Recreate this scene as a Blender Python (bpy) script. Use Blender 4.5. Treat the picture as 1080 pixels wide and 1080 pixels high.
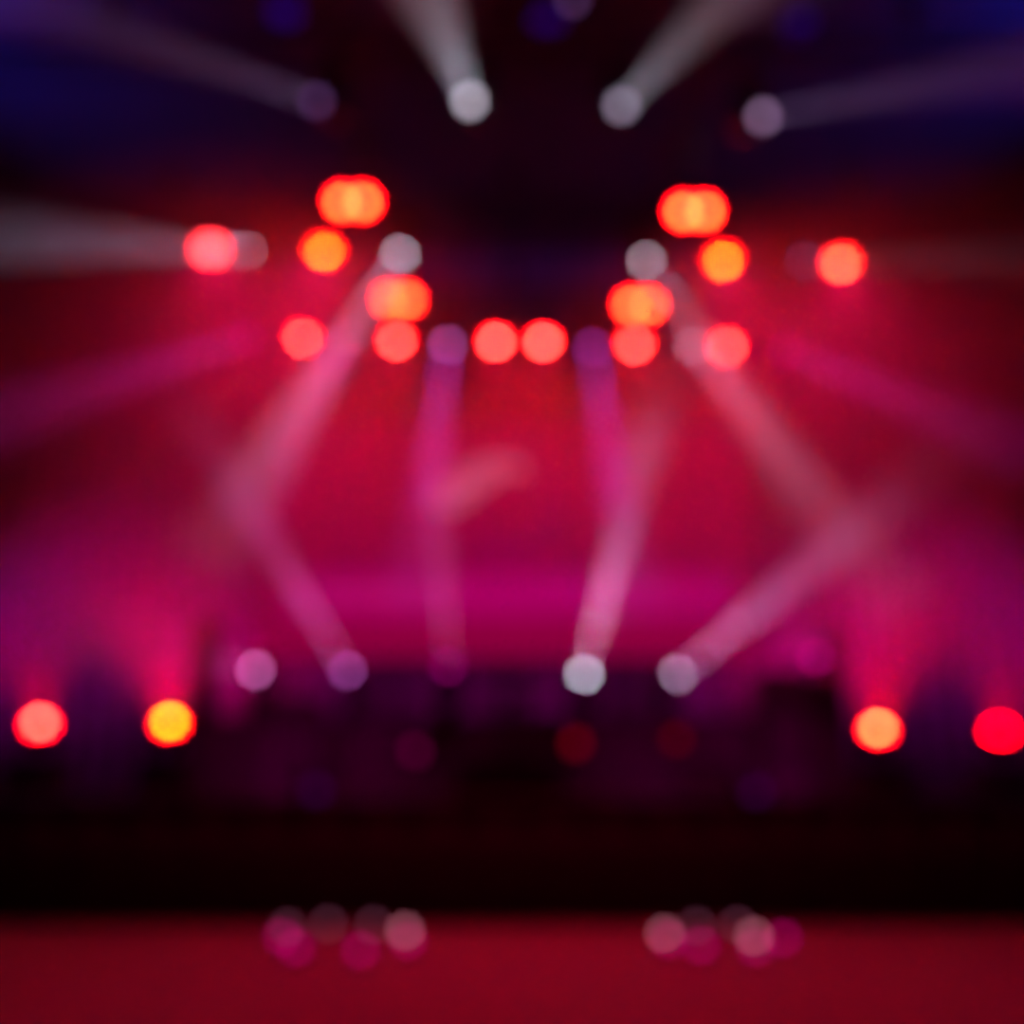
import bpy, bmesh, math, random
from mathutils import Vector, Matrix
random.seed(7)
S = bpy.context.scene
C = S.collection
for o in list(bpy.data.objects):
    bpy.data.objects.remove(o)

# ------------------------------------------------------------------ camera, world, exposure, washes
CAM_Z, PITCH, F = 1.55, math.radians(15.4), 1050.0
cd = bpy.data.cameras.new('camera'); cam = bpy.data.objects.new('camera', cd); C.objects.link(cam)
cam.location = (0, 0, CAM_Z); cam.rotation_euler = (math.pi/2 + PITCH, 0, 0)
cd.lens = 35.0; cd.sensor_width = 36.0; cd.clip_end = 200
cd.dof.use_dof = True; cd.dof.focus_distance = 0.5; cd.dof.aperture_fstop = 1.6
cd.dof.aperture_blades = 9
S.camera = cam
BLUR = 43.0                                   # pixels across one out-of-focus point
w = bpy.data.worlds.new('world'); S.world = w; w.use_nodes = True
w.node_tree.nodes['Background'].inputs[0].default_value = (0.0, 0.0, 0.0, 1)
S.view_settings.view_transform = 'Standard'; S.view_settings.look = 'None'
S.view_settings.exposure = 0.0; S.view_settings.gamma = 1.0; S.view_settings.use_curve_mapping = False
S.cycles.use_denoising = True
S.cycles.max_bounces = 4; S.cycles.volume_bounces = 0; S.cycles.sample_clamp_indirect = 4
S.cycles.transparent_max_bounces = 64
S.cycles.use_adaptive_sampling = False

FWD = Vector((0, math.cos(PITCH), math.sin(PITCH))); UP = Vector((0, -math.sin(PITCH), math.cos(PITCH)))
CAMP = Vector((0, 0, CAM_Z))
def ray(px, py): return FWD*F + Vector((1, 0, 0))*(px-540) + UP*(540-py)
def at(px, py, Y): d = ray(px, py); return CAMP + d*(Y/d.y)
def at_z(px, py, z): d = ray(px, py); return CAMP + d*((z-CAM_Z)/d.z)
def ppm(p): return F/((Vector(p)-CAMP).dot(FWD))     # pixels per metre at a point
def lin(r, g, b): return tuple(((c/255+.055)/1.055)**2.4 if c > 10.3 else c/255/12.92 for c in (r, g, b))

def spot(name, loc, target, col, power, angle, blend=.6, size=.05, parent=None):
    l = bpy.data.lights.new(name, 'SPOT'); l.color = col; l.energy = power
    l.spot_size = angle; l.spot_blend = blend; l.shadow_soft_size = size
    o = bpy.data.objects.new(name, l); C.objects.link(o)
    place(o, Matrix.Translation(Vector(loc)) @ frame(Vector(target)-Vector(loc), flip=True), parent)
    return o
def frame(d, flip=False):
    """rotation whose Z looks along d (or -Z, for lamps) and whose X stays level"""
    z = Vector(d).normalized(); z = -z if flip else z
    x = Vector((0, 0, 1)).cross(z)
    x = Vector((1, 0, 0)) if x.length < 1e-3 else x.normalized()
    y = z.cross(x)
    return Matrix((x, y, z)).transposed().to_4x4()
WORLD = {}
def place(o, world, parent=None):
    WORLD[o] = world
    if parent is not None:
        o.parent = parent
        o.matrix_basis = WORLD[parent].inverted() @ world
    else:
        o.matrix_basis = world

# unseen spots added to tint ceiling corners, curtain, audience floor and riser front
for sx in (-1, 1):
    spot('unseen_wash', (sx*11.0, 10.2, 11.2), (sx*9.2, 12.0, 13), (0.0, 0.03, 1), 2200, 1.35, 1)          # blue, ceiling corners
    spot('unseen_wash', (sx*10.5, 16.0, 5.0), (sx*8.6, 19.9, 4.0), (0.6, 0.0, .62), 680, 1.7, 1)       # added violet wash, curtain ends
    spot('unseen_wash', (sx*5.9, 17.2, 3.2), (sx*5.8, 19.9, 5.2), (1, 0.0, .27), 780, 1.9, 1)           # added magenta fill on the curtain, no fixture
spot('unseen_wash', (0, 5.0, 6.8), (0, 7.6, 0), (1, 0.0, 0.008), 230, 1.7, 1)                        # added red fill for the audience floor
for x in (-3.4, -1.2, 1.1, 3.5):
    spot('unseen_wash', (x, 18.9, 2.75), (x, 19.9, 3.6), (.8, 0.0, .55), 26, 2.4, 1)                      # added plum fill for the curtain foot below the screen
for x in (-3.6, -2.0, 2.0, 3.8):
    spot('unseen_wash', (x, 13.5, 1.5), (x, 15.76, 2.25), (.8, 0.0, .36), 46, 1.9, 1)                     # added plum fill for the riser front, without lamp bodies

# ------------------------------------------------------------------ materials
def mat(name, col, rough=.6, metal=0.0, noise=.15, scale=8, bump=0):
    m = bpy.data.materials.new(name); m.use_nodes = True
    nt = m.node_tree; b = nt.nodes['Principled BSDF']
    b.inputs['Roughness'].default_value = rough; b.inputs['Metallic'].default_value = metal
    n = nt.nodes.new('ShaderNodeTexNoise'); n.inputs['Scale'].default_value = scale
    tc = nt.nodes.new('ShaderNodeTexCoord'); nt.links.new(tc.outputs['Object'], n.inputs['Vector'])
    r = nt.nodes.new('ShaderNodeValToRGB')
    r.color_ramp.elements[0].color = tuple(c*(1-noise) for c in col)+(1,)
    r.color_ramp.elements[1].color = tuple(min(1, c*(1+noise)) for c in col)+(1,)
    nt.links.new(n.outputs['Fac'], r.inputs['Fac']); nt.links.new(r.outputs['Color'], b.inputs['Base Color'])
    if bump:
        bp = nt.nodes.new('ShaderNodeBump'); bp.inputs['Strength'].default_value = bump
        nt.links.new(n.outputs['Fac'], bp.inputs['Height']); nt.links.new(bp.outputs['Normal'], b.inputs['Normal'])
    return m
def glow(name, col, k):
    m = bpy.data.materials.new(name); m.use_nodes = True; nt = m.node_tree
    for n in list(nt.nodes): nt.nodes.remove(n)
    e = nt.nodes.new('ShaderNodeEmission'); o = nt.nodes.new('ShaderNodeOutputMaterial')
    e.inputs[0].default_value = tuple(col)+(1,); e.inputs[1].default_value = k
    nt.links.new(e.outputs[0], o.inputs['Surface'])
    m.cycles.emission_sampling = 'NONE'
    return m
def haze(name, dens, aniso=0.0):
    m = bpy.data.materials.new(name); m.use_nodes = True; nt = m.node_tree
    for n in list(nt.nodes): nt.nodes.remove(n)
    v = nt.nodes.new('ShaderNodeVolumeScatter'); o = nt.nodes.new('ShaderNodeOutputMaterial')
    v.inputs['Color'].default_value = (1, 1, 1, 1); v.inputs['Density'].default_value = dens
    v.inputs['Anisotropy'].default_value = aniso
    nt.links.new(v.outputs[0], o.inputs['Volume'])
    return m
M_BLACK = mat('black_metal', (.010, .010, .011), .8, 0)
M_TRUSS = mat('dark_truss_metal', (.03, .03, .033), .5, .7)
M_CLOTH = mat('black_cloth', (.06, .052, .066), .95, 0, .3, 3)
M_RISER = mat('riser_cloth', (.07, .06, .07), .95, 0, .2, 3)
M_CURT = mat('grey_curtain', (.34, .32, .34), .95, 0, .08, 2)
M_CEIL = mat('dark_ceiling', (.06, .055, .06), .9, 0, .1, 1)
M_WALL = mat('dark_wall', (.06, .055, .06), .9, 0, .1, 1)
M_FLOOR = mat('worn_floor', (.20, .145, .11), .7, 0, .12, 2.5)
M_DECK = mat('stage_deck', (.025, .025, .027), .7, 0, .2, 4)
M_CASE = mat('case_laminate', (.012, .011, .012), .6, 0, .2, 6)
M_CHROME = mat('reflector_metal', (.4, .4, .42), .35, .9)
H_BEAM = haze('beam_haze', .16)
H_WASH = haze('wash_haze', .075)

# ------------------------------------------------------------------ mesh helpers
class MB:
    def __init__(s): s.bm = bmesh.new()
    def box(s, c, size, rot=None, bev=0.0):
        m = Matrix.Translation(Vector(c)) @ (rot if rot is not None else Matrix.Identity(4)) @ Matrix.Diagonal((*size, 1))
        g = bmesh.ops.create_cube(s.bm, size=1, matrix=m)
        if bev:
            es = list({e for v in g['verts'] for e in v.link_edges})
            bmesh.ops.bevel(s.bm, geom=es, offset=bev, segments=2, affect='EDGES', clamp_overlap=True)
        return s
    def tube(s, a, b, r, n=10):
        a, b = Vector(a), Vector(b); d = b-a
        m = Matrix.Translation((a+b)/2) @ frame(d)
        bmesh.ops.create_cone(s.bm, cap_ends=True, segments=n, radius1=r, radius2=r, depth=d.length, matrix=m)
        return s
    def lathe(s, prof, mtx=None, n=28):
        mtx = mtx or Matrix.Identity(4); rings = []
        for r, z in prof:
            if r < 1e-5: rings.append([s.bm.verts.new(mtx @ Vector((0, 0, z)))])
            else: rings.append([s.bm.verts.new(mtx @ Vector((r*math.cos(2*math.pi*i/n), r*math.sin(2*math.pi*i/n), z))) for i in range(n)])
        for a, b in zip(rings, rings[1:]):
            for i in range(n):
                j = (i+1) % n
                vs = [a[i % len(a)], a[j % len(a)], b[j % len(b)], b[i % len(b)]]
                vs = [v for k, v in enumerate(vs) if v not in vs[:k]]
                if len(vs) > 2: s.bm.faces.new(vs)
        return s
    def mesh(s, name, m, smooth=False):
        bmesh.ops.recalc_face_normals(s.bm, faces=s.bm.faces)
        me = bpy.data.meshes.new(name); s.bm.to_mesh(me); s.bm.free(); me.materials.append(m)
        if smooth:
            for p in me.polygons: p.use_smooth = True
        return me
def obj(name, me, parent=None, world=Matrix.Identity(4)):
    o = bpy.data.objects.new(name, me); C.objects.link(o); place(o, world, parent); return o
def thing(name, loc, label, cat, group=None):
    o = bpy.data.objects.new(name, None); C.objects.link(o); place(o, Matrix.Translation(Vector(loc)))
    o['label'] = label; o['category'] = cat
    if group: o['group'] = group
    o.empty_display_size = .2
    return o
def tag(o, label, cat, group=None):
    o['label'] = label; o['category'] = cat
    if group: o['group'] = group
    return o
def struct(name, me):
    o = obj(name, me); o['kind'] = 'structure'; return o

# ------------------------------------------------------------------ the room
STAGE_Y, DECK, BACK, CEIL = 12.6, 1.40, 20.0, 13.0
struct('floor', MB().box((0, 8, -.1), (26, 26, .2)).mesh('floor', M_FLOOR))
struct('ceiling', MB().box((0, 8, CEIL+.1), (26, 26, .2)).mesh('ceiling', M_CEIL))
struct('wall_back', MB().box((0, BACK+.3, 6.5), (26, .2, 13)).mesh('wall_back', M_WALL))
struct('wall_left', MB().box((-13.1, 8, 6.5), (.2, 26, 13)).mesh('wall_left', M_WALL))
struct('wall_right', MB().box((13.1, 8, 6.5), (.2, 26, 13)).mesh('wall_right', M_WALL))

# the stage: deck plus a black cloth skirt at its front
t = thing('stage_platform', (0, (STAGE_Y+BACK)/2, 0), 'wide black stage platform with a dark cloth skirt behind the red floor', 'stage')
obj('deck', MB().box((0, (STAGE_Y+BACK)/2, DECK-.06), (25.6, BACK-STAGE_Y, .12), bev=.01).mesh('deck', M_DECK), t)
mb = MB(); n = 420; x0, x1 = -12.8, 12.8
for i in range(n):
    xa, xb = x0+(x1-x0)*i/n, x0+(x1-x0)*(i+1)/n
    ya, yb = STAGE_Y+.05+.03*math.sin(xa*9), STAGE_Y+.05+.03*math.sin(xb*9)
    v = [mb.bm.verts.new(p) for p in ((xa, ya, 0.005), (xb, yb, 0.005), (xb, yb, DECK-.125), (xa, ya, DECK-.125))]
    mb.bm.faces.new(v)
bmesh.ops.remove_doubles(mb.bm, verts=mb.bm.verts, dist=1e-4)
bmesh.ops.solidify(mb.bm, geom=mb.bm.faces, thickness=.01)
obj('skirt', mb.mesh('skirt', M_CLOTH, True), t)

# pleated grey curtain hung behind the stage
mb = MB(); n = 900; cy = BACK-.1
cols = []
for i in range(n+1):
    x = -12.9+25.8*i/n; y = cy+.07*math.sin(x*14)+.03*math.sin(x*5.3+1)
    cols.append([mb.bm.verts.new((x, y, z)) for z in (DECK+.01, 5, 9, CEIL-.02)])
for a, b in zip(cols, cols[1:]):
    for k in range(3): mb.bm.faces.new((a[k], b[k], b[k+1], a[k+1]))
bmesh.ops.solidify(mb.bm, geom=mb.bm.faces, thickness=.01)
tag(obj('stage_curtain', mb.mesh('stage_curtain', M_CURT, True)), 'tall pleated curtain washed magenta across the back of the stage', 'curtain')

# LED wall with its picture: a curl, a ring, a magenta band and a row of dots
SY = 19.45
tl, br = at(285, 446, SY), at(800, 694, SY)
cx, cz, sw, sh = (tl.x+br.x)/2, (tl.z+br.z)/2, br.x-tl.x, tl.z-br.z
t = thing('led_screen', (cx, SY, br.z), 'large magenta video screen with a pale pink curl at stage centre', 'screen')
obj('cabinet', MB().box((cx, SY+.09, cz), (sw+.1, .16, sh+.1), bev=.01).mesh('cabinet', M_BLACK), t)
panel = obj('display', MB().box((cx, SY, cz), (sw, .02, sh)).mesh('display', glow('screen_magenta', lin(140, 0, 60), 1)), t)
for k in range(5):
    x = cx+(k-2)*sw*.22
    obj('post', MB().tube((x, SY+.12, DECK), (x, SY+.12, br.z-.05), .045).mesh('post', M_TRUSS), t)
def flat(pts_px, name, m, y):
    mb = MB(); vs = [mb.bm.verts.new(at(x, yy, y)) for x, yy in pts_px]; mb.bm.faces.new(vs)
    bmesh.ops.solidify(mb.bm, geom=mb.bm.faces, thickness=.004)
    return obj(name, mb.mesh(name, m), panel)
flat([(300, 604), (775, 604), (775, 650), (300, 650)], 'picture_band', glow('screen_band', lin(168, 0, 94), 1), SY-.016)
def stroke(pts, wid, name, m, y):
    L, R = [], []
    for i, (x, yy) in enumerate(pts):
        a = pts[max(0, i-1)]; b = pts[min(len(pts)-1, i+1)]
        dx, dy = b[0]-a[0], b[1]-a[1]; l = math.hypot(dx, dy); wd = wid[i]
        L.append((x-dy/l*wd, yy+dx/l*wd)); R.append((x+dy/l*wd, yy-dx/l*wd))
    flat(L+R[::-1], name, m, y)
ring = [(533+52*math.cos(a), 528+52*math.sin(a)) for a in [math.radians(-170+i*10) for i in range(31)]]
stroke(ring, [11]*len(ring), 'picture_ring', glow('screen_ring', lin(150, 0, 80), .8), SY-.020)
def smooth(p, k=2):
    for _ in range(k):
        q = [p[0]]
        for a, b in zip(p, p[1:]): q += [tuple(.75*u+.25*v for u, v in zip(a, b)), tuple(.25*u+.75*v for u, v in zip(a, b))]
        p = q+[p[-1]]
    return p
curl = smooth([(456, 534, 5), (462, 530, 12), (478, 523, 15), (495, 508, 15), (513, 497, 13), (532, 491, 10), (545, 493, 7), (553, 499, 3)])
stroke([c[:2] for c in curl], [c[2] for c in curl], 'picture_curl', glow('screen_curl', lin(215, 95, 140), 1.15), SY-.026)
m_dot = glow('screen_dots', lin(190, 40, 120), 1)
for i in range(13):
    p = at(348+i*9.5, 626+(i % 2)*2, SY-.026); obj('dot', MB().box(p, (.07, .006, .12)).mesh('dot', m_dot), panel)

# raised platform across the back of the stage
PLT, PY0, PY1 = 2.58, 15.55, 18.6
pxl, pxr = at(196, 720, PY0).x, at(894, 720, PY0).x
t = thing('riser', ((pxl+pxr)/2, (PY0+PY1)/2, DECK), 'black raised platform across the back of the stage under the floor beams', 'platform')
obj('top', MB().box(((pxl+pxr)/2, (PY0+PY1)/2, PLT-.05), (pxr-pxl, PY1-PY0, .1), bev=.01).mesh('riser_top', M_DECK), t)
obj('front_panel', MB().box(((pxl+pxr)/2, PY0+.06, (PLT-.1+DECK)/2), (pxr-pxl-.02, .04, PLT-.1-DECK)).mesh('riser_front', M_RISER), t)
for i in range(7):
    x = pxl+.1+(pxr-pxl-.2)*i/6
    for y in (PY0+.15, PY1-.1): obj('post', MB().tube((x, y, DECK), (x, y, PLT-.1), .03).mesh('post', M_TRUSS), t)

# ------------------------------------------------------------------ trusses
def truss(a, b, label, chains, sz=.36):
    a, b = Vector(a), Vector(b); d = (b-a).normalized(); L = (b-a).length
    side = d.cross(Vector((0, 0, 1))).normalized()*sz/2; up = Vector((0, 0, sz/2))
    t = thing('lighting_truss', (a+b)/2, label, 'truss', 'lighting trusses above the stage')
    for s in (-1, 1):
        for u in (-1, 1):
            obj('chord', MB().tube(a+side*s+up*u, b+side*s+up*u, .028).mesh('chord', M_TRUSS, False), t)
    mb = MB(); n = max(2, int(L/.45)); q = [(1, 1), (1, -1), (-1, -1), (-1, 1)]
    for i in range(n):
        p0, p1 = a+d*(L*i/n), a+d*(L*(i+1)/n)
        for k in range(4):
            (s0, u0), (s1, u1) = q[k], q[(k+1) % 4]
            if i % 2: (s0, u0), (s1, u1) = (s1, u1), (s0, u0)
            mb.tube(p0+side*s0+up*u0, p1+side*s1+up*u1, .013, 6)
    obj('lacing', mb.mesh('lacing', M_TRUSS), t)
    for f in chains:
        p = a+d*L*f+up
        mb = MB(); mb.tube(p, (p.x, p.y, CEIL-.003), .014, 8); mb.box(p+Vector((0, 0, .45)), (.2, .16, .34), bev=.03)
        obj('hoist', mb.mesh('hoist', M_BLACK), t)
    return t
YF, YM, YB, ZT = 10.4, 14.0, 17.1, 10.35
truss((-6.6, YF, ZT), (6.6, YF, ZT), 'dark box truss nearest the audience, carrying the four pale upward beams', (.12, .5, .88))
truss((-7.2, YM, ZT), (7.2, YM, ZT), 'dark box truss carrying the red lamps beside white spotlights at half height', (.12, .5, .88))
truss((-6.2, YB, ZT), (6.2, YB, ZT), 'dark rear box truss carrying the long straight row of lamps above the screen', (.12, .5, .88))
truss((-2.15, YF+.25, ZT+.45), (-2.15, YB-.25, ZT+.45), 'dark lengthwise truss holding the left twin lamps', (.2, .8))
truss((2.55, YF+.25, ZT+.45), (2.55, YB-.25, ZT+.45), 'dark lengthwise truss holding the right twin lamps', (.2, .8))

# ------------------------------------------------------------------ lamps
def cone_mesh(r0, r1, L, m):
    return MB().lathe([(0, 0), (r0, 0), (r1, L), (0, L)], n=40).mesh('light_beam', m)
def beam(t, tip, d, L, half, col, power, m, blend=.5, r0=.03, pad=1.06, out=.03):
    """the lamp's light and the lit haze in front of its lens"""
    d = d.normalized(); fr = frame(d); p = tip+d*.02
    o = obj('light_beam', cone_mesh(r0, r0+L*math.tan(half)*pad, L, m), t, Matrix.Translation(p) @ fr)
    spot('lamp_light', tip+d*out, tip+d, col, power, 2*half, blend, .03, t)
    return o
_lm = {}
def lens_mat(col, k):
    key = tuple(round(c*k, 3) for c in col)
    if key not in _lm: _lm[key] = glow('lit_lens', col, k)
    return _lm[key]
def share(tip, r): return (2*r*ppm(tip)/BLUR)**2

R_ML = .065
_cache = {}
def cached(key, fn):
    if key not in _cache: _cache[key] = fn()
    return _cache[key]
def head_mesh():
    return MB().lathe([(0, -.26), (.12, -.26), (.165, -.20), (.18, -.02), (.19, .10), (.185, .20), (.165, .215), (.16, .185), (R_ML+.01, .18), (0, .18)]).mesh('head', M_BLACK, True)
def mlens_mesh(m):
    return MB().lathe([(R_ML, .175), (R_ML, .215)]+[(R_ML*math.cos(a), .215+R_ML*.8*math.sin(a)) for a in (.3, .6, .9, 1.2)]+[(0, .215+R_ML*.8)]).mesh('lens', m, True)
MTIP = .215+R_ML*.8
def moving_head(px, py, Y, end, disc, bcol, power, half, label, group, stand=False, hang=None, L=None, hz=None):
    tip = at(px, py, Y)
    for _ in range(6):
        d = (Vector(end)-tip).normalized(); tip = at(px, py, Y+d.y*MTIP)
    LL = L or (Vector(end)-tip).length
    piv = tip-d*MTIP; s = 1 if stand else -1
    ax = Vector((d.x, d.y, 0)); ax = Vector((0, 1, 0)) if ax.length < .05 else ax.normalized()
    xaxis = Vector((0, 0, 1)).cross(ax); yk = Matrix((xaxis, ax, Vector((0, 0, 1)))).transposed().to_4x4()
    base = piv-Vector((0, 0, s*.44))
    t = thing('moving_head_light', base, label, 'spotlight', group)
    z = Vector((0, 0, s))
    up = Matrix.Diagonal((1, 1, s, 1))
    Tb = Matrix.Translation(base)
    obj('base', cached('mbase%d' % s, lambda: MB().box((0, 0, s*.06), (.40, .30, .15), bev=.025).box((0, -.151, s*.06), (.14, .01, .07)).mesh('base', M_BLACK)), t, Tb)
    obj('yoke', cached('myoke%d' % s, lambda: MB().box((0, 0, s*.165), (.48, .15, .07), bev=.02).box((.225, 0, s*.32), (.05, .15, .36), bev=.02).box((-.225, 0, s*.32), (.05, .15, .36), bev=.02).mesh('yoke', M_BLACK)), t, Tb @ yk)
    fr = Matrix.Translation(piv) @ frame(d)
    hd = obj('head', cached('mhead', head_mesh), t, fr)
    k = 1/share(tip, R_ML)
    obj('lens', mlens_mesh(lens_mat(disc, k)), t, fr)
    if hang is not None:
        mb = MB(); top = hang-base.z
        if top > .05:
            mb.tube((0, 0, .01), (0, 0, top), .02); mb.box((0, 0, top-.04), (.12, .44, .08), bev=.02)
            obj('clamp', mb.mesh('clamp', M_BLACK), t, Tb)
    if stand and base.z-.02-PLT > .015:
        h = base.z-.015-PLT
        obj('pedestal', MB().box((0, 0, -.015-h/2), (.34, .30, h), bev=.01).mesh('pedestal', M_BLACK), t, Tb)
    if power: beam(t, tip, d, LL, half, bcol, power, hz or H_BEAM)
    return t

R_PL = .15
def par_mesh():
    return MB().lathe([(0, -.30), (.07, -.30), (.10, -.24), (.12, -.16), (.19, -.04), (.20, 0), (.20, .20), (.215, .20), (.215, .215), (.185, .215), (.185, .04), (.11, .0), (0, .0)]).mesh('can', M_BLACK, True)
def plens_mesh(r, m):
    return MB().lathe([(r, .005), (r, .10)]+[(r*math.cos(a), .10+r*.6*math.sin(a)) for a in (.35, .7, 1.05, 1.3)]+[(0, .10+r*.6)]).mesh('lens', m, True)
LENS_RED = (11, .0, .04)
def core_mesh(rc, z, m):
    return MB().lathe([(rc, z-.05), (rc, z)]+[(rc*math.cos(a), z+rc*.7*math.sin(a)) for a in (.4, .8, 1.2)]+[(0, z+rc*.7)]).mesh('bulb', m, True)
def par_yoke(s):
    return MB().box((.235, 0, s*.17), (.03, .05, .40), bev=.005).box((-.235, 0, s*.17), (.03, .05, .40), bev=.005).box((0, 0, s*.375), (.50, .05, .03), bev=.005).mesh('yoke', M_BLACK)
def par(px, py, Y, end, disc, bcol, power, half, label, group, stand=False, hang=None, L=None, r=R_PL, rc=.06, lens=None):
    tip = at(px, py, Y); toff = .10+r*.6
    for _ in range(6):
        d = (Vector(end)-tip).normalized(); tip = at(px, py, Y+d.y*toff)
    LL = L or (Vector(end)-tip).length
    piv = tip-d*toff; s = -1 if stand else 1
    ax = Vector((d.x, d.y, 0)).normalized() if abs(d.x)+abs(d.y) > .05 else Vector((0, -1, 0))
    xaxis = Vector((0, 0, 1)).cross(ax); yk = Matrix((xaxis, ax, Vector((0, 0, 1)))).transposed().to_4x4()
    t = thing('par_can_light', piv+Vector((0, 0, s*.39)), label, 'stage lamp', group)
    fr = Matrix.Translation(piv) @ frame(d)
    obj('can', cached('pcan', par_mesh), t, fr)
    obj('lens', plens_mesh(r, lens_mat(lens or LENS_RED, 1/share(tip, r))), t, fr)
    if lens is None and disc[1] > 0: obj('bulb', core_mesh(rc, .10+r*.6, lens_mat(disc, 1/share(tip, rc))), t, fr)['label'] = 'glowing lamp core'
    obj('yoke', cached('pyoke%d' % s, lambda: par_yoke(s)), t, Matrix.Translation(piv) @ yk)
    if hang is not None and hang-piv.z-.39 > .05:
        h = hang-piv.z
        obj('clamp', MB().tube((0, 0, .39), (0, 0, h), .02).box((0, 0, h-.04), (.12, .44, .08), bev=.02).mesh('clamp', M_BLACK), t, Matrix.Translation(piv))
    if power: beam(t, tip, d, LL, half, bcol, power, H_WASH, 1.0, out=.09)
    return t, piv

def twin(px, py, Y, sep, disc, power, label, hang, r=.115):
    """two round lamps in one housing, turned towards the audience"""
    c = at(px, py, Y); d = (Vector((c.x, 4, .5))-c).normalized(); fr = frame(d); R = fr.to_3x3()
    hs = sep/2/ppm(c)
    t = thing('twin_blinder', c-d*.1+Vector((0, 0, .36)), label, 'stage lamp', 'twin lamps on the lengthwise trusses')
    W = 2*hs+.40
    mb = MB(); mb.box((0, 0, -.12), (W, .40, .16), bev=.04)
    obj('housing', mb.mesh('housing', M_BLACK), t, Matrix.Translation(c) @ fr)
    for s in (-1, 1):
        m = Matrix.Translation(c+R @ Vector((s*hs, 0, 0))) @ fr
        obj('reflector', MB().lathe([(r, -.04), (r+.05, .02), (r+.065, .02), (r+.03, -.05)]).mesh('reflector', M_BLACK, True), t, m)
        obj('lamp', MB().lathe([(r, -.05), (r, -.01)]+[(r*math.cos(a), -.01+r*.4*math.sin(a)) for a in (.4, .8, 1.2)]+[(0, -.01+r*.4)]).mesh('lamp', lens_mat(LENS_RED, 1/share(c, r)), True), t, m)
        obj('bulb', core_mesh(.065, .02, lens_mat(disc, 1/share(c, .065))), t, m)['label'] = 'glowing lamp core'
    obj('yoke', MB().box((W/2+.03, 0, .12), (.03, .05, .42), bev=.005).box((-W/2-.03, 0, .12), (.03, .05, .42), bev=.005).box((0, 0, .34), (W+.09, .05, .03), bev=.005).mesh('yoke', M_BLACK), t, Matrix.Translation(c-d*.1))
    h = hang-c.z
    obj('clamp', MB().tube((0, 0, .35), (0, 0, h), .02).box((0, 0, h-.04), (.62, .12, .08), bev=.02).mesh('clamp', M_BLACK), t, Matrix.Translation(c-d*.1))
    if power:
        spot('lamp_light', c+d*.05, c+d, (1, .01, .03), power, 1.9, 1, .05, t)
    return t

UNDER = ZT-.200
WHITE = (.78, .74, .95)
PINK = (.75, .30, .70)
MAG = (.80, .02, .42)
g1 = 'moving spotlights on the front truss'
moving_head(495, 105, YF, at(425, -80, YF-4.6), lin(128, 120, 132), WHITE, 1650, .085, 'bright white spotlight aimed steeply up, near the top centre', g1, hang=UNDER)
moving_head(657, 110, YF, at(830, -70, YF-4.6), lin(92, 82, 98), WHITE, 1350, .07, 'grey-white spotlight aimed up and right, right of the brightest upward one', g1, hang=UNDER)
moving_head(330, 105, YF, at(-60, -30, YF-3.5), lin(46, 24, 54), (.5, .28, .65), 600, .09, 'dim violet spotlight sending a faint beam to the upper left corner', g1, hang=UNDER)
moving_head(809, 122, YF, at(1140, 58, YF-3), lin(86, 64, 88), (.5, .28, .65), 600, .09, 'dull grey spotlight sending a faint violet beam to the upper right edge', g1, hang=UNDER)
g2 = 'moving spotlights on the middle truss'
moving_head(421, 270, YM, at(215, 590, YM+1.5), lin(172, 160, 182), (.80, .54, .95), 2900, .13, 'bright white spotlight aimed down left, above the left twin lamps', g2, hang=UNDER)
moving_head(683, 277, YM, at(905, 600, YM+1.5), lin(158, 140, 155), (.80, .50, .85), 2200, .12, 'pale white spotlight aimed down right, above the right twin lamps', g2, hang=UNDER)
moving_head(260, 264, YM, at(-60, 240, YM-1), lin(165, 120, 150), (.6, .46, .74), 3200, .16, 'greyish pink spotlight half hidden by the far left red lamp, beam going left', g2, hang=UNDER)
moving_head(850, 275, YM, at(1140, 262, YM-1), lin(95, 50, 95), (.5, .38, .55), 700, .14, 'dusky violet spotlight half hidden by the far right orange-pink lamp', g2, hang=UNDER)
g3 = 'moving spotlights on the rear truss'
moving_head(258, 358, YB, at(-30, 450, YB-1), lin(125, 0, 70), MAG, 2400, .16, 'dim magenta spotlight at the left end of the rear truss row', g3, hang=UNDER)
moving_head(831, 370, YB, at(1090, 480, YB-1), lin(120, 0, 62), MAG, 2200, .16, 'dim magenta spotlight at the right end of the rear truss row', g3, hang=UNDER)
moving_head(365, 357, YB, at(255, 560, YB+1), lin(110, 60, 95), MAG, 3600, .2, 'soft pink spotlight inside the left white beam, beside a red lamp', g3, hang=UNDER)
moving_head(472, 366, YB, at(438, 640, YB-2.0), lin(122, 52, 112), (.62, .04, .62), 5200, .115, 'dull purple spotlight aimed straight down, left of the two central red lamps', g3, hang=UNDER)
moving_head(625, 369, YB, at(672, 640, YB-2.0), lin(88, 22, 84), (.62, .04, .62), 5200, .115, 'dull purple spotlight aimed straight down, right of the two central red lamps', g3, hang=UNDER)
moving_head(732, 367, YB, at(960, 640, YB+1), lin(168, 125, 150), (.85, .32, .72), 2700, .13, 'pinkish white spotlight touching the rightmost red lamp of the rear row', g3, hang=UNDER)
moving_head(604, -3, YF, at(610, -90, YF-2), lin(46, 24, 52), (.5, .3, .75), 0, .13, 'dim mauve spotlight cut by the top edge of the picture', None, hang=CEIL-.02)

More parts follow.
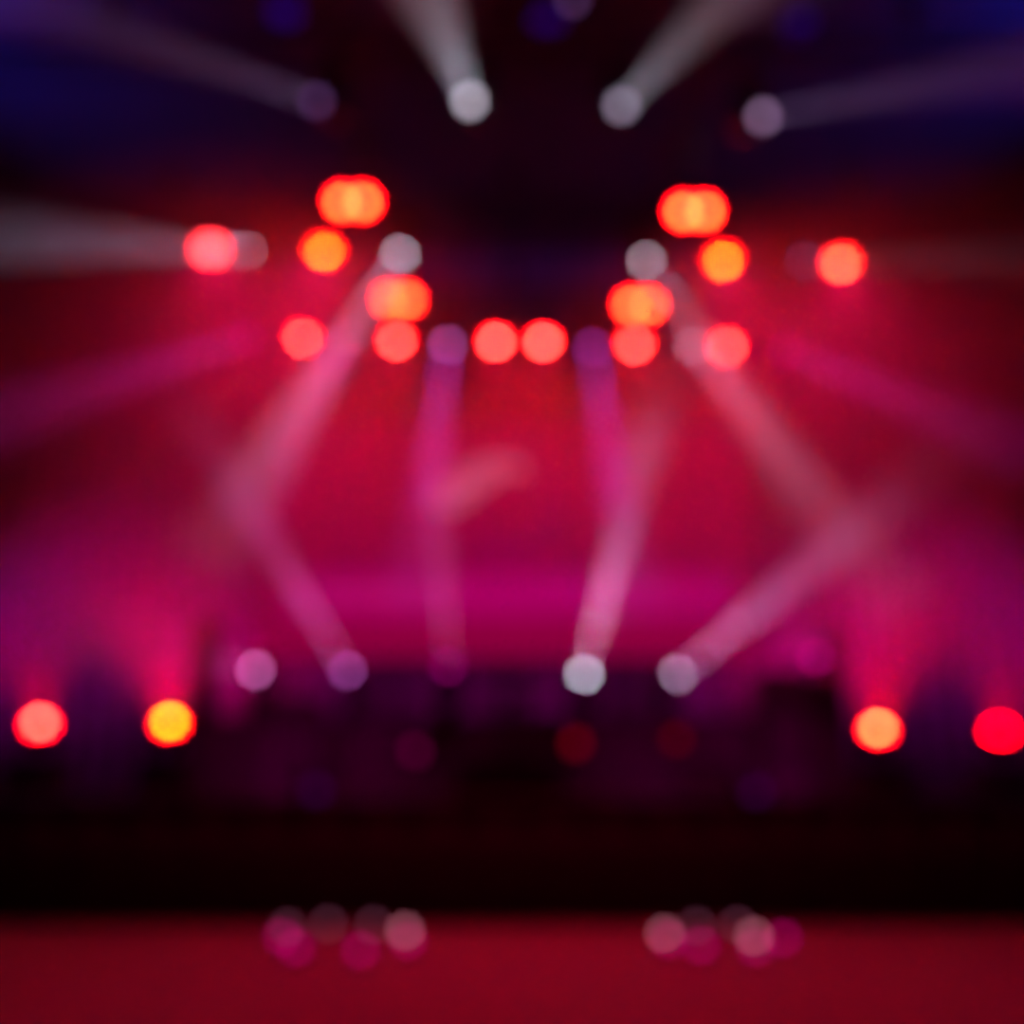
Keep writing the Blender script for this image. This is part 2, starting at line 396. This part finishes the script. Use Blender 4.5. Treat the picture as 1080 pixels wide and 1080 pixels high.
g4 = 'moving spotlights standing on the riser'
YR = 15.9
moving_head(267, 706, YR, at(195, 690, YR-2), lin(135, 62, 115), (.7, .12, .6), 220, .2, 'pale mauve spotlight at the left end of the raised platform', g4, stand=True, L=1.2)
moving_head(365, 705, YR, at(205, 440, YR-1.5), lin(125, 52, 122), (.8, .16, .7), 2200, .10, 'mauve spotlight aimed up left, second from the left on the platform', g4, stand=True)
moving_head(472, 700, YR, at(455, 420, YR-1.5), lin(85, 0, 60), (.75, .12, .5), 1300, .10, 'faint magenta spotlight aimed straight up from the platform', g4, stand=True)
moving_head(617, 708, YR, at(690, 440, YR-1.5), lin(165, 158, 178), (.9, .38, .85), 4000, .10, 'brightest white spotlight on the platform, right of centre', g4, stand=True)
moving_head(717, 709, YR, at(950, 520, YR-1.5), lin(140, 110, 140), (.9, .30, .80), 2900, .11, 'pinkish white spotlight aimed up right from the platform', g4, stand=True)
moving_head(860, 692, YR, at(830, 640, YR-3), lin(110, 0, 70), MAG, 120, .3, 'blurred magenta spotlight at the right end of the raised platform', g4, stand=True, L=1.0)

RED = (1, .0, .05)
ROSE = (1, .0, .11)
SALMON = (8, .2, .125)
YEL = (8, .55, .0)
ORA = (8, .36, .09)
g5 = 'red lamps on the middle truss'
par(222, 265, YM, at(250, 420, YM-1.4), SALMON, ROSE, 560, .75, 'salmon red lamp furthest left on the middle truss, over a grey spotlight', g5, hang=UNDER, L=4.4)
par(342, 266, YM, at(315, 420, YM-1.4), YEL, ROSE, 560, .7, 'yellow-centred red lamp left of the white spotlight on the middle truss', g5, hang=UNDER, L=4.4)
par(763, 276, YM, at(785, 420, YM-1.4), YEL, ROSE, 560, .7, 'yellow-centred red lamp right of the white spotlight on the middle truss', g5, hang=UNDER, L=4.4)
par(887, 279, YM, at(900, 420, YM-1.4), ORA, ROSE, 560, .75, 'orange-centred red lamp furthest right on the middle truss', g5, hang=UNDER, L=4.4)
g6 = 'red lamps on the rear truss'
rear = [(319, 357, (300, 540), 'salmon red lamp furthest left of the rear row of red lamps', 900),
        (418, 360, (410, 540), 'salmon red lamp just under the left twin lamp', 800),
        (523, 361, (515, 540), 'left one of the two touching red lamps at the centre', 900),
        (573, 361, (580, 540), 'right one of the two touching red lamps at the centre', 900),
        (669, 364, (675, 540), 'salmon red lamp just under the right twin lamp', 800),
        (767, 366, (790, 540), 'salmon pink lamp furthest right of the rear row of red lamps', 900)]
for px, py, e, lab, pw in rear:
    par(px, py, YB, at(e[0], e[1], YB-1.5), SALMON, RED, pw*.7, .6, lab, g6, hang=UNDER, L=3.8, r=.13)
TW = (8, .25, .03)
twin(372, 213, 12.46, 22, TW, 260, 'upper left twin lamp, wide with a yellow middle', ZT+.250)
twin(732, 223, 12.6, 22, TW, 260, 'upper right twin lamp, wide with a yellow middle', ZT+.250)
twin(420, 316, 15.43, 18, TW, 180, 'lower left twin lamp overlapped by a white beam', ZT+.250)
twin(675, 322, 15.5, 18, TW, 180, 'lower right twin lamp below a pale white spotlight', ZT+.250)

# red lamps standing on black cases at the stage sides
def case(x, y, z0, z1, label, group):
    h = z1-z0; W, D = .62, .60
    t = thing('flight_case', (x, y, z0), label, 'case', group)
    obj('body', MB().box((x, y, z0+.06+(h-.06)/2), (W, D, h-.06), bev=.015).mesh('body', M_CASE), t)
    for sx in (-1, 1):
        for sy in (-1, 1): obj('corner_rail', MB().tube((x+sx*W/2, y+sy*D/2, z0+.06), (x+sx*W/2, y+sy*D/2, z1), .014, 8).mesh('corner_rail', M_TRUSS), t)
    for sx in (-1, 1):
        for sy in (-1, 1): obj('caster', MB().tube((x+sx*.24-.02, y+sy*.23, z0+.032), (x+sx*.24+.02, y+sy*.23, z0+.032), .032, 14).mesh('caster', M_BLACK), t)
    obj('latch', MB().box((x, y-D/2-.005, z0+h*.7), (.12, .015, .10), bev=.005).mesh('latch', M_TRUSS), t)
g7 = 'red lamps standing on the black cases'
side = [(42, 762, SALMON, 'salmon red lamp low at the far left of the stage', 'dark case under the far left red lamp', (30, 600)),
        (179, 761, (4, .62, .0), 'yellow-centred red lamp low at the left, glowing upward', 'dark case under the yellow-centred low lamp', (168, 600)),
        (926, 768, ORA, 'orange-centred red lamp low at the right, glowing upward', 'dark case under the orange-centred low lamp', (938, 600)),
        (1055, 769, (4, .0, .035), 'pure red lamp low at the right edge of the picture', 'dark case under the pure red lamp', (1060, 600))]
for px, py, col, lab, clab, e in side:
    big = px in (179, 926)
    t, piv = par(px, py, 14.2, at(e[0], e[1], 14.2-2.0), col, (1, .0, .012), 800 if big else 380, .6, lab, g7, stand=True, L=3.4 if big else 2.4, r=.13)
    case(piv.x, piv.y, DECK, piv.z-.39, clab, 'black cases at the stage sides')

# dim red lamps and equipment on the stage in front of the riser
def floor_par(px, py, Y, disc, label):
    tip = at(px, py, Y)
    t, piv = par(px, py, Y, tip+Vector((0, -1, .15)), disc, RED, 0, .4, label, 'dim lamps in front of the riser', stand=True, r=.09, lens=disc)
    h = piv.z-.39-DECK
    if h > .05:
        mb = MB(); p = Vector((piv.x, piv.y, DECK))
        mb.tube(p+Vector((0, 0, .35)), p+Vector((0, 0, h)), .02)
        obj('stand_pole', mb.mesh('stand_pole', M_BLACK), t)
        for k in range(3):
            a = k*2.094+.5
            obj('stand_leg', MB().tube(p+Vector((0, 0, .4)), p+Vector((.3*math.cos(a), .3*math.sin(a), .012)), .012, 8).mesh('stand_leg', M_BLACK), t)
floor_par(608, 782, 15.0, lin(60, 0, 6), 'dim dark red lamp under the brightest platform spotlight')
floor_par(715, 777, 15.0, lin(46, 0, 4), 'faint dark red lamp under the pinkish platform spotlight')
floor_par(437, 790, 15.0, lin(46, 0, 24), 'faint plum lamp left of the stage centre')
floor_par(332, 832, 14.6, lin(22, 0, 26), 'faint violet lamp in front of the left speaker')
floor_par(800, 834, 14.6, lin(22, 0, 26), 'faint violet lamp in front of the right speaker')

def speaker(px0, px1, py0, Y, z0, depth, label, name='speaker_cabinet', group=None):
    a, b = at(px0, py0, Y), at(px1, py0, Y); z1 = a.z; x = (a.x+b.x)/2; W = b.x-a.x; h = z1-z0
    t = thing(name, (x, Y+depth/2, z0), label, 'speaker', group)
    obj('cabinet', MB().box((x, Y+depth/2, z0+h/2), (W, depth, h), bev=.02).mesh('cabinet', M_CASE), t)
    obj('grille', MB().box((x, Y-.012, z0+h/2), (W*.9, .024, h*.92), bev=.008).mesh('grille', M_CLOTH), t)
    n = 2 if h > W*1.2 else 1
    for k in range(n):
        zc = z0+h*(.28+.44*k) if n == 2 else z0+h/2; r = min(W, h/n)*.36
        obj('cone', MB().lathe([(r, 0), (r*.9, .02), (r*.35, -.03), (r*.3, 0), (0, .012)], Matrix.Translation((x, Y-.03, zc)) @ frame((0, -1, 0))).mesh('cone', M_BLACK, True), t)
    return t
speaker(283, 340, 735, 14.9, DECK, .6, 'dark loudspeaker on the stage left of centre, below two mauve spotlights', group='dark loudspeakers on the stage')
speaker(803, 850, 705, 14.9, DECK, .6, 'tall dark loudspeaker on the stage beside the magenta spotlight', group='dark loudspeakers on the stage')
speaker(205, 230, 650, 15.95, PLT, .4, 'small dark loudspeaker at the back left corner of the platform', group='small dark loudspeakers on the platform')
speaker(866, 888, 660, 15.95, PLT, .4, 'small dark loudspeaker at the back right corner of the platform', group='small dark loudspeakers on the platform')

# desk at the centre of the stage
dx0, dx1, dz = at(480, 800, 14.4).x, at(590, 800, 14.4).x, at(540, 806, 14.4).z
xc = (dx0+dx1)/2; W = dx1-dx0
t = thing('mixing_desk', (xc, 14.7, DECK), 'dark equipment desk at the centre of the stage', 'desk')
obj('desk_top', MB().box((xc, 14.7, dz-.03), (W+.08, .66, .05), bev=.01).mesh('desk_top', M_BLACK), t)
for s in (-1, 1):
    for q in (-1, 1): obj('leg', MB().tube((xc+s*W*.46, 14.7+q*.27, DECK), (xc+s*W*.46, 14.7+q*.27, dz-.05), .022).mesh('leg', M_BLACK), t)
obj('cloth_front', MB().box((xc, 14.39, (dz-.055+DECK+.02)/2), (W, .02, dz-.075-DECK)).mesh('cloth_front', M_CASE), t)

# small violet lamps on the ceiling
for px, py, lab in ((300, 14, 'blurred violet ceiling lamp above the faint left beam'), (578, 24, 'blurred violet ceiling lamp beside the mauve spotlight at the top'), (842, 28, 'blurred violet ceiling lamp on the right')):
    p = at_z(px, py, CEIL-.13)
    t = thing('ceiling_lamp', (p.x, p.y, CEIL), lab, 'ceiling lamp', 'violet ceiling lamps')
    obj('housing', MB().lathe([(0, 0), (.24, 0), (.24, -.10), (.21, -.10), (.21, -.05), (0, -.05)], Matrix.Translation((p.x, p.y, CEIL))).mesh('housing', M_BLACK, True), t)
    r = .2
    obj('lens', MB().lathe([(r, .07), (r, .02)]+[(r*math.cos(a), .02-r*.3*math.sin(a)) for a in (.4, .8, 1.2)]+[(0, .02-r*.3)], Matrix.Translation(p)).mesh('lens', lens_mat(lin(20, 0, 60), 1/share(p, r)*1.4), True), t)

# clusters of little pink lamps on the red floor at the foot of the stage
PK, PM, PG = lin(108, 56, 68), lin(98, 0, 52), lin(52, 22, 34)
foot = [(303, 978, PG, 'grey-pink', 'back left of the left cluster'), (346, 975, PG, 'dim grey', 'back of the left cluster, second from its left'),
        (394, 976, PG, 'dim grey', 'back of the left cluster, third from its left'), (427, 982, PK, 'pale pink', 'right end of the left cluster'),
        (298, 989, PM, 'magenta', 'left end of the left cluster'), (312, 1000, PM, 'magenta', 'front left of the left cluster'),
        (380, 1003, PM, 'magenta', 'front of the left cluster, nearest the audience'), (430, 993, PM, 'magenta', 'front right of the left cluster'),
        (701, 985, PK, 'pale pink', 'left end of the right cluster'), (735, 977, PG, 'dim grey', 'back of the right cluster, second from its left'),
        (778, 976, PG, 'dim grey', 'back of the right cluster, third from its left'), (705, 992, PM, 'magenta', 'left front of the right cluster'),
        (739, 998, PM, 'rosy magenta', 'front of the right cluster, second from its left'), (797, 1000, PM, 'magenta', 'front of the right cluster, nearest the audience'),
        (795, 988, PK, 'pale pink', 'right half of the right cluster'), (826, 990, PM, 'dim magenta', 'right end of the right cluster')]
for px, py, col, cn, where in foot:
    p = at_z(px, py, .10); r = .05
    t = thing('floor_lamp', (p.x, p.y, 0), '%s lamp on red floor, %s' % (cn, where), 'floor lamp', 'little lamps on the floor before the stage')
    M0 = Matrix.Translation((p.x, p.y, 0))
    obj('base', MB().lathe([(0, .004), (.085, .004), (.09, .02), (.08, .06), (.06, .075), (0, .075)], M0).mesh('base', M_BLACK, True), t)
    obj('lens', MB().lathe([(r, .07), (r, .10)]+[(r*math.cos(a), .10+r*math.sin(a)) for a in (.4, .8, 1.2)]+[(0, .10+r)], M0).mesh('lens', lens_mat(col, .85/share(p, r)), True), t)
